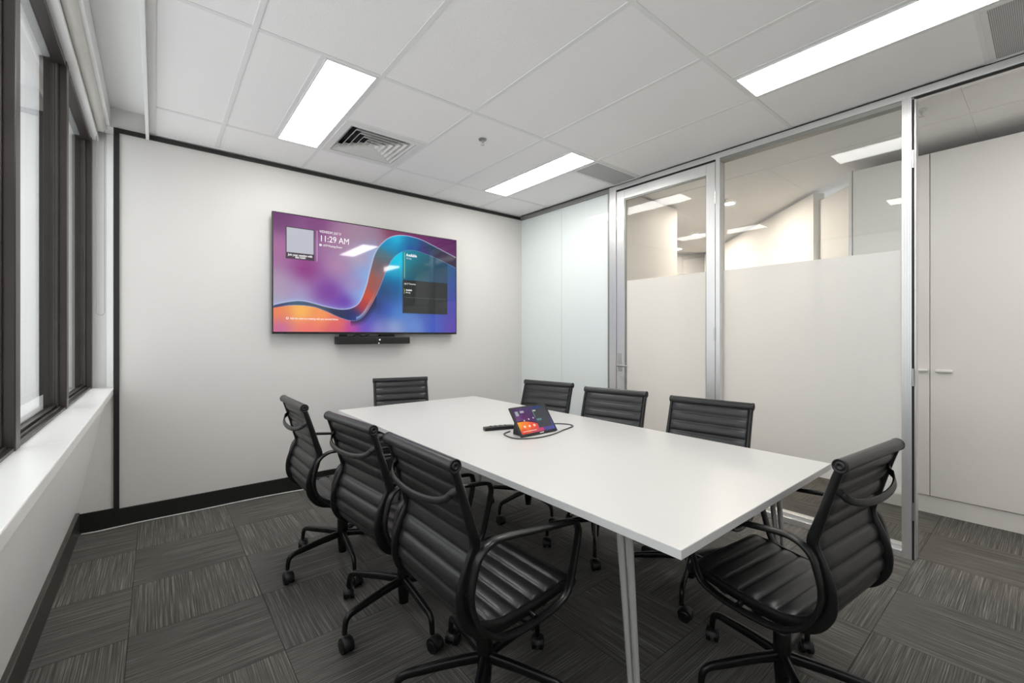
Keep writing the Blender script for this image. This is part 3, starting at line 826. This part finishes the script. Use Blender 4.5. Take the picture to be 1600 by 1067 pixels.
MB().box((at(.1935, 0)[0], -0.0035, at(0, .622)[2]), (at(.1952, 0)[0], -0.0032, at(0, .894)[2])).build('divider_line', M['txt_soft'], scr)
text('agenda_text', 'Available', 0.040, M['txt'], scr, at(0.672, 0.765), 'LEFT', True, 0.112)
text('agenda_text', 'All day', 0.024, M['txt_soft'], scr, at(0.672, 0.738), width=0.055)
MB().box((at(.6605, 0)[0], -0.0035, at(0, .545)[2]), (at(.6635, 0)[0], -0.0032, at(0, .803)[2])).build('agenda_bar', M['green'], scr)
text('agenda_text', 'July 31 Tomorrow', 0.022, M['txt'], scr, at(0.661, 0.482), width=0.120)
text('agenda_text', 'Available', 0.024, M['txt'], scr, at(0.670, 0.418), 'LEFT', True, 0.064)
text('agenda_text', 'All day', 0.020, M['txt'], scr, at(0.670, 0.394), width=0.048)
MB().box((at(.6605, 0)[0], -0.0035, at(0, .388)[2]), (at(.663, 0)[0], -0.0032, at(0, .438)[2])).build('agenda_bar', M['green'], scr)
text('footer_text', 'Add this room to a meeting with your personal device', 0.026, M['txt'], scr, at(0.073, 0.106), width=0.376)
MB().lathe([(0.006, 0), (0.0095, 0), (0.0095, 0.0004), (0.006, 0.0004), (0.006, 0)], (at(.060, 0)[0], -0.0036, at(0, .115)[2]), 'y', 16).build('footer_icon', M['txt'], scr)
tag(tv, 'large wall-mounted television showing a purple and blue ribbon meeting screen', 'television')

# video bar beneath the screen
vb = empty('video_bar', (1.552, 3.962, 1.212))
MB().box((-0.338, -0.035, 0.0), (0.338, 0.058, 0.066)).build('speaker_body', M['plastic'], vb, 0.006)
MB().box((-0.338, -0.0365, 0.008), (-0.318, -0.034, 0.058)).build('end_cap', M['tvbody'], vb)
c_ = MB()
n = 24
pts = [(0.036 * math.copysign(abs(math.cos(2 * PI * i / n)) ** 0.6, math.cos(2 * PI * i / n)) + 0.035, 0.015 * math.copysign(abs(math.sin(2 * PI * i / n)) ** 0.7, math.sin(2 * PI * i / n)) + 0.036) for i in range(n)]
c_.prism(pts, -0.043, -0.034, 'y').build('camera_window', M['tvbody'], vb, 0.001)
MB().lathe([(0.0, -0.045), (0.008, -0.0445), (0.010, -0.042)], (0.035, 0, 0.036), 'y', 16).build('camera_lens', M['screen2'] if False else M['chrome'], vb)
MB().lathe([(0.0, -0.0395), (0.0065, -0.0385), (0.008, -0.034)], (0.030, 0, 0.006), 'y', 14).build('status_light', M['chrome'], vb)
MB().box((-0.26, 0.0, 0.066), (0.2, 0.058, 0.072)).box((-0.30, 0.01, 0.064), (-0.24, 0.05, 0.086)).box((0.06, 0.01, 0.064), (0.2, 0.05, 0.086)).tube(smooth_path([(-0.20, 0.0, 0.068), (-0.16, -0.01, 0.084), (-0.10, -0.004, 0.070), (-0.05, 0.0, 0.086)], 6), 0.004, 6).build('mounting_strip', M['plastic'], vb)
tag(vb, 'slim black video conference bar with a camera, mounted under the television', 'video bar')

# cable along the skirting
cp = smooth_path([(-0.372, 3.995, 0.004), (-0.30, 3.985, 0.004), (-0.2, 3.992, 0.004), (-0.05, 4.000, 0.004), (0.25, 3.996, 0.004), (0.6, 4.001, 0.004), (0.85, 3.985, 0.004), (1.05, 3.955, 0.004), (1.3, 3.93, 0.004), (1.6, 3.96, 0.004)], 10)
o = MB().tube(cp, 0.004, 8).build('cable', M['cablew'])
tag(o, 'thin white cable running along the floor against the black skirting', 'cable')

# ------------------------------------------------------------------ table
T0, T1, S0, S1, TZ = 1.039, 2.239, 0.604, 3.341, 0.740
t = empty('conference_table', ((T0 + T1) / 2, (S0 + S1) / 2, 0))
hw, hl = (T1 - T0) / 2, (S1 - S0) / 2
tt = MB().box((-hw, -hl, TZ - 0.0255), (hw, hl, TZ)).build('tabletop', M['white_lam'], t, 0.0012)
MB().box((-hw - 0.0006, -hl - 0.0006, TZ - 0.0253), (hw + 0.0006, -hl, TZ - 0.0015)).box((-hw - 0.0006, hl, TZ - 0.0253), (hw + 0.0006, hl + 0.0006, TZ - 0.0015)).box((-hw - 0.0006, -hl, TZ - 0.0253), (-hw, hl, TZ - 0.0015)).box((hw, -hl, TZ - 0.0253), (hw + 0.0006, hl, TZ - 0.0015)).build('edge_band', M['edge_lam'], tt)
MB().box((-hw + 0.10, -hl + 0.25, TZ - 0.038), (-hw + 0.14, hl - 0.25, TZ - 0.026)).box((hw - 0.14, -hl + 0.25, TZ - 0.038), (hw - 0.10, hl - 0.25, TZ - 0.026)).build('underframe', M['chrome'], t)
for sx in (-1, 1):
    for sy in (-1, 1):
        tx, ty = sx * (hw - 0.051), sy * (hl - 0.216)
        fx, fy = sx * (hw - 0.044), sy * (hl - 0.156)
        lg = MB()
        for k in (-1, 1):
            lg.cyl((tx + sx * 0.0, ty + k * 0.0165, TZ - 0.026), (fx, fy + k * 0.0095, 0.012), 0.0125, 0.0075, 14)
        lo_ = lg.build('leg', M['leg_metal'], t)
        MB().cyl((fx, fy, 0.0), (fx, fy, 0.012), 0.018, 0.016, 14).build('foot', M['rubber'], lo_)
        MB().box((tx - 0.04, ty - 0.06, TZ - 0.031), (tx + 0.04, ty + 0.06, TZ - 0.0256)).build('leg_plate', M['chrome'], lo_)
tag(t, 'long white conference table with splayed chrome legs in the middle of the room', 'table')

# tablet controller on the table
tb_ = empty('tablet', (1.648, 1.818, TZ), 0.025)
tilt = math.radians(37)          # back from vertical
up_ = Vector((0, math.sin(tilt), math.cos(tilt))); nb = Vector((0, math.cos(tilt), -math.sin(tilt)))   # nb: towards the back
W_, H2 = 0.276, 0.178
def slab(mb, u0, u1, v0, v1, d0, d1, z0=0.006):
    vs = []
    for dd in (d0, d1):
        for (u, v_) in ((u0, v0), (u1, v0), (u1, v1), (u0, v1)):
            p = Vector((u, -0.012, z0)) + up_ * v_ + nb * dd
            vs.append(p)
    return mb.add(vs, [(0, 1, 2, 3), (7, 6, 5, 4), (0, 4, 5, 1), (1, 5, 6, 2), (2, 6, 7, 3), (3, 7, 4, 0)])
slab(MB(), -W_ / 2, W_ / 2, 0, H2, 0.0, 0.010).build('casing', M['plastic'], tb_, 0.002)
o_t = Vector((0, -0.012, 0.006)) + up_ * 0.012 - nb * 0.0008
screen_mesh('screen', W_ - 0.022, H2 - 0.022, 200, 134, picture_tablet, M['screen2'], tb_, o_t, (1, 0, 0), up_)
MB().prism([(0.006, 0.002), (0.088, 0.002), (0.086, 0.020), (0.076, 0.088), (0.064, 0.088), (0.019, 0.02)], -0.115, 0.115, 'x').build('stand', M['plastic'], tb_, 0.003)
slab(MB(), 0.0, 0.03, 0.003, 0.007, -0.0015, 0.0).build('status_strip', M['lightframe'], tb_)
tag(tb_, 'black tilted touch-screen tablet in a stand, glowing orange and purple, on the table', 'tablet')
# its cable
c1 = smooth_path([(1.71, 1.965, TZ + 0.004), (1.80, 1.975, TZ + 0.004), (1.90, 1.965, TZ + 0.004), (1.955, 1.90, TZ + 0.004), (1.945, 1.84, TZ + 0.004), (1.87, 1.810, TZ + 0.004), (1.81, 1.792, TZ + 0.004), (1.745, 1.768, TZ + 0.004), (1.67, 1.750, TZ + 0.004), (1.57, 1.748, TZ + 0.004), (1.485, 1.79, TZ + 0.004), (1.468, 1.85, TZ + 0.004), (1.49, 1.93, TZ + 0.004), (1.56, 1.965, TZ + 0.004)], 10)
o = MB().tube(c1, 0.0035, 8).build('cable', M['cableb'])
tag(o, 'dark charging cable looped on the white table around the tablet', 'cable')
# remote control
rc = empty('remote_control', (1.560, 2.055, TZ), math.radians(-17))
MB().strip(smooth_path([(-0.10, 0, 0.010), (-0.06, 0, 0.0115), (0, 0, 0.012), (0.06, 0, 0.0115), (0.08, 0, 0.010)], 4), (0, 1, 0), 0.042, 0.020).build('handset', M['plastic'], rc, 0.002)
kp = MB()
for a in range(4):
    for b in range(2):
        kp.cyl((-0.06 + a * 0.03, -0.009 + b * 0.018, 0.020), (-0.06 + a * 0.03, -0.009 + b * 0.018, 0.0235), 0.005, n=10)
kp.build('button', M['rubber'], rc)
tag(rc, 'dark handheld remote lying on the table just left of the tablet', 'remote')

# ------------------------------------------------------------------ chair
RAIL = [(-0.258, 0.912), (-0.243, 0.868), (-0.222, 0.800), (-0.203, 0.735), (-0.188, 0.680), (-0.203, 0.634), (-0.220, 0.585), (-0.228, 0.534), (-0.219, 0.480), (-0.183, 0.434), (-0.116, 0.410), (-0.040, 0.408), (0.050, 0.414), (0.130, 0.424), (0.190, 0.430), (0.215, 0.428)]
XR = 0.216
def make_chair():
    root = empty('office_chair', (0, 0, 0))
    rail = smooth_path([(y, z, 0) for y, z in RAIL], 6)
    n = len(rail)
    ss = np.linspace(0, 1, n)
    wn_ = np.interp(ss, [0, .15, .32, .42, .52, .62, .75, 1], [.022, .026, .034, .046, .050, .046, .034, .026])
    for sx in (-1, 1):
        MB().strip([(sx * XR, p[0], p[1]) for p in rail], (1, 0, 0), 0.017, list(wn_)).build('side_rail', M['blackmetal'], root)
    # upholstery: one sling, horizontal ribs, split into backrest and seat
    path = np.array([(p[0], p[1]) for p in smooth_path([(y, z, 0) for y, z in RAIL], 24)])
    d_ = np.r_[0, np.cumsum(np.hypot(*np.diff(path, axis=0).T))]
    Lt = d_[-1]
    i_bend = int(np.argmin(np.abs(path[:, 1] - 0.440) + 10 * (path[:, 0] > -0.15)))
    sb = d_[i_bend]
    def sling(s0, s1, ribs, name, up_bias):
        per = 9
        vs = []; fs = []
        N_ = ribs * per + 1
        xs = [-0.209, -0.200, -0.15, -0.08, 0, 0.08, 0.15, 0.200, 0.209]
        fx_ = [0.35, 0.85, 1, 1, 1, 1, 1, 0.85, 0.35]
        prof = []
        for i in range(N_):
            s = s0 + (s1 - s0) * i / (N_ - 1)
            c = np.array([np.interp(s, d_, path[:, 0]), np.interp(s, d_, path[:, 1])])
            e = 0.004
            tg = np.array([np.interp(s + e, d_, path[:, 0]) - np.interp(s - e, d_, path[:, 0]), np.interp(s + e, d_, path[:, 1]) - np.interp(s - e, d_, path[:, 1])])
            tg /= np.linalg.norm(tg) + 1e-9
            nn = np.array([-tg[1], tg[0]])          # towards the sitter
            if nn @ np.array([1.0, 1.0]) < 0: nn = -nn
            ph = (i % per) / per
            tk = 0.0035 + 0.0105 * abs(math.sin(PI * ph)) ** 0.55
            prof.append((c, nn, tk))
        ring = []
        m_ = len(xs)
        for side in (1, -1):
            for (c, nn, tk) in prof:
                for x, q in zip(xs, fx_):
                    p = c + nn * (side * tk * q + up_bias)
                    vs.append((x, p[0], p[1]))
        off = N_ * m_
        for i in range(N_ - 1):
            for k in range(m_ - 1):
                a = i * m_ + k
                fs.append((a, a + 1, a + m_ + 1, a + m_))
                fs.append((off + a, off + a + m_, off + a + m_ + 1, off + a + 1))
            a = i * m_; fs.append((a, a + m_, off + a + m_, off + a))
            a = i * m_ + m_ - 1; fs.append((a, off + a, off + a + m_, a + m_))
        for k in range(m_ - 1):
            fs.append((k, off + k, off + k + 1, k + 1))
            a = (N_ - 1) * m_ + k
            fs.append((a, a + 1, off + a + 1, off + a))
        MB().add(vs, fs, True).build(name, M['leather'], root)
    sling(0.004, sb, 9, 'backrest', 0.004)
    sling(sb + 0.001, Lt, 7, 'seat', 0.008)
    # rolled top edge with turned end caps
    hr = MB().cyl((-0.222, -0.260, 0.922), (0.222, -0.260, 0.922), 0.0195, n=20).build('head_roll', M['leather'], root)
    for sx in (-1, 1):
        MB().lathe([(0.0205, 0.0), (0.0205, 0.006), (0.017, 0.0075), (0.0165, 0.005), (0.011, 0.005), (0.0105, 0.008), (0.006, 0.008), (0.0055, 0.004), (0.0, 0.004)] if sx > 0 else
                   [(0.0205, 0.0), (0.0205, -0.006), (0.017, -0.0075), (0.0165, -0.005), (0.011, -0.005), (0.0105, -0.008), (0.006, -0.008), (0.0055, -0.004), (0.0, -0.004)],
                   (sx * 0.220, -0.260, 0.922), 'x', 20).build('end_cap', M['plastic'], hr)
    # front roll of the seat
    MB().cyl((-0.222, 0.219, 0.426), (0.222, 0.219, 0.426), 0.015, n=16).build('seat_front_roll', M['leather'], root)
    # back handle: flat bar bowed out behind
    hp = [(0.190 * math.sin(a), -0.246 - 0.040 * math.cos(a) ** 0.7, 0.841 - 0.044 * math.cos(a) ** 0.7) for a in np.linspace(-PI / 2 + 0.02, PI / 2 - 0.02, 41)]
    hp = [(-0.210, -0.243, 0.846)] + hp + [(0.210, -0.243, 0.846)]
    MB().strip(hp, (0, 0.25, 1), 0.022, 0.007).build('back_handle', M['blackmetal'], root)
    # arms: closed loops
    arm = [(0.190, 0.656), (0.208, 0.640), (0.212, 0.605), (0.185, 0.500), (0.160, 0.432), (0.115, 0.406), (0.040, 0.392), (-0.060, 0.390), (-0.130, 0.404), (-0.185, 0.445), (-0.215, 0.500), (-0.226, 0.550), (-0.218, 0.605), (-0.200, 0.655), (-0.165, 0.683), (-0.115, 0.690), (0.0, 0.678), (0.110, 0.666)]
    for sx in (-1, 1):
        ap = smooth_path([(sx * 0.252, y, z) for y, z in arm], 6, True)
        a_ = MB().strip(ap, (1, 0, 0), 0.028, 0.013, True).build('arm', M['blackmetal'], root)
        MB().cyl((sx * 0.222, -0.222, 0.55), (sx * 0.250, -0.222, 0.55), 0.009, n=12).build('bolt', M['blackmetal'], a_)
        MB().cyl((sx * 0.222, 0.02, 0.402), (sx * 0.250, 0.02, 0.400), 0.009, n=12).build('bolt', M['blackmetal'], a_)
    # under-seat spreader and tilt mechanism
    MB().strip([(-0.212, -0.06, 0.396), (-0.10, -0.02, 0.370), (0, 0, 0.362), (0.10, -0.02, 0.370), (0.212, -0.06, 0.396)], (0, 1, 0), 0.045, 0.014).strip([(-0.212, 0.10, 0.402), (-0.10, 0.04, 0.374), (0, 0.02, 0.362), (0.10, 0.04, 0.374), (0.212, 0.10, 0.402)], (0, 1, 0), 0.045, 0.014).build('seat_bracket', M['blackmetal'], root)
    mc = MB().prism([(-0.075, 0.318), (0.085, 0.318), (0.095, 0.352), (0.06, 0.366), (-0.06, 0.366), (-0.085, 0.350)], -0.055, 0.055, 'x').build('tilt_mechanism', M['plastic'], root, 0.006)
    MB().tube([(0.05, 0.02, 0.342), (0.16, 0.03, 0.345), (0.205, 0.03, 0.348)], 0.0045, 8).cyl((0.19, 0.03, 0.347), (0.225, 0.03, 0.349), 0.008, n=10).build('lever', M['plastic'], mc)
    MB().cyl((-0.085, 0.055, 0.335), (-0.055, 0.055, 0.335), 0.03, n=18).build('tension_knob', M['plastic'], mc)
    MB().cyl((0, 0, 0.20), (0, 0, 0.320), 0.0135, n=16).build('gas_lift', M['chrome'], root)
    MB().lathe([(0.0, 0.045), (0.021, 0.045), (0.026, 0.10), (0.029, 0.175), (0.029, 0.235), (0.026, 0.245), (0.0, 0.245)], n=20).build('column', M['blackmetal'], root)
    return root
def add_base(root, off):
    """five-star base with castors, turned by off degrees in world space relative to the seat"""
    for k in range(5):
        a = math.radians(off + 72 * k)
        R = lambda r_, s_, z: (r_ * math.cos(a) - s_ * math.sin(a), r_ * math.sin(a) + s_ * math.cos(a), z)
        lp = smooth_path([(0.015, 0, 0.152), (0.12, 0, 0.148), (0.22, 0, 0.139), (0.272, 0, 0.133), (0.296, 0, 0.118), (0.304, 0, 0.090), (0.306, 0, 0.062)], 5)
        m_ = len(lp)
        lg = MB().strip([R(*p) for p in lp], (-math.sin(a), math.cos(a), 0), list(np.interp(np.linspace(0, 1, m_), [0, .5, 1], [.028, .021, .018])), list(np.interp(np.linspace(0, 1, m_), [0, .5, .8, 1], [.036, .026, .020, .018]))).build('base_leg', M['blackmetal'], root)
        # castor trailing a little, swivelled
        sw = a + CAST[k]
        cx, cy = 0.306 * math.cos(a) + 0.018 * math.cos(sw), 0.306 * math.sin(a) + 0.018 * math.sin(sw)
        ax = Vector((-math.sin(sw), math.cos(sw), 0)); c = Vector((cx, cy, 0.0275))
        cs = MB()
        for s_ in (-1, 1):
            cs.cyl(c + ax * (s_ * 0.007), c + ax * (s_ * 0.023), 0.0275, n=20)
            cs.cyl(c + ax * (s_ * 0.023), c + ax * (s_ * 0.0255), 0.021, 0.017, n=16)
        hood = []
        for i in range(9):
            b_ = PI * (-0.05 + 1.0 * i / 8)
            hood.append(c + Vector((math.cos(sw), math.sin(sw), 0)) * (0.030 * math.cos(b_)) + Vector((0, 0, 0.030 * math.sin(b_))))
        cs.strip(hood, ax, 0.040, 0.005)
        cs.cyl(c, c + ax * 0.0001 + Vector((0, 0, 0.001)), 0.005, n=6)
        cs.build('castor', M['plastic'], lg)
CAST = [0.6, -0.9, 1.4, 0.3, -0.5]
proto = make_chair()
CH_G = 'black ribbed office chairs round the table'
CHAIRS = [  # column x, y, facing angle (deg, from +x), base offset (deg, world), roll height, label
    (0.834, 2.605, 0.3, 47, 0.925, 'black ribbed office chair on the window side, nearest the screen wall'),
    (0.895, 1.928, 4.9, 51, 0.920, 'black ribbed office chair on the window side, middle of the three'),
    (0.903, 1.283, 0.3, 10, 0.925, 'black ribbed office chair on the window side, nearest the camera'),
    (1.724, 0.612, 84.1, 3, 0.925, 'black ribbed office chair at the near end of the table'),
    (1.544, 3.285, -105.9, 20, 0.912, 'black ribbed office chair at the far end of the table, under the video bar'),
    (2.124, 2.461, 192, 45, 0.912, 'black ribbed office chair on the glass side, in front of the frosted panel'),
    (2.114, 1.810, 191, 4, 0.914, 'black ribbed office chair on the glass side, in front of the glass door'),
    (2.133, 1.188, 186.5, 58, 0.915, 'black ribbed office chair on the glass side, nearest the camera, before the clear glass'),
]
seat_parts = KIDS(proto)
for i, (x, y, ang, off, zr, label) in enumerate(CHAIRS):
    r = proto if i == 0 else copy_tree(proto)
    CHAIRS[i] += (r,)
for (x, y, ang, off, zr, label, r) in CHAIRS:
    dz = zr - 0.922
    for k in KIDS(r):
        if k.name.split('.')[0] not in ('column', 'gas_lift'):
            k.location.z += dz
    r.location = (x, y, 0)
    rz = math.radians(ang - 90)
    r.rotation_euler = (0, 0, rz)
    add_base(r, off - (ang - 90))
    tag(r, label, 'chair', CH_G)
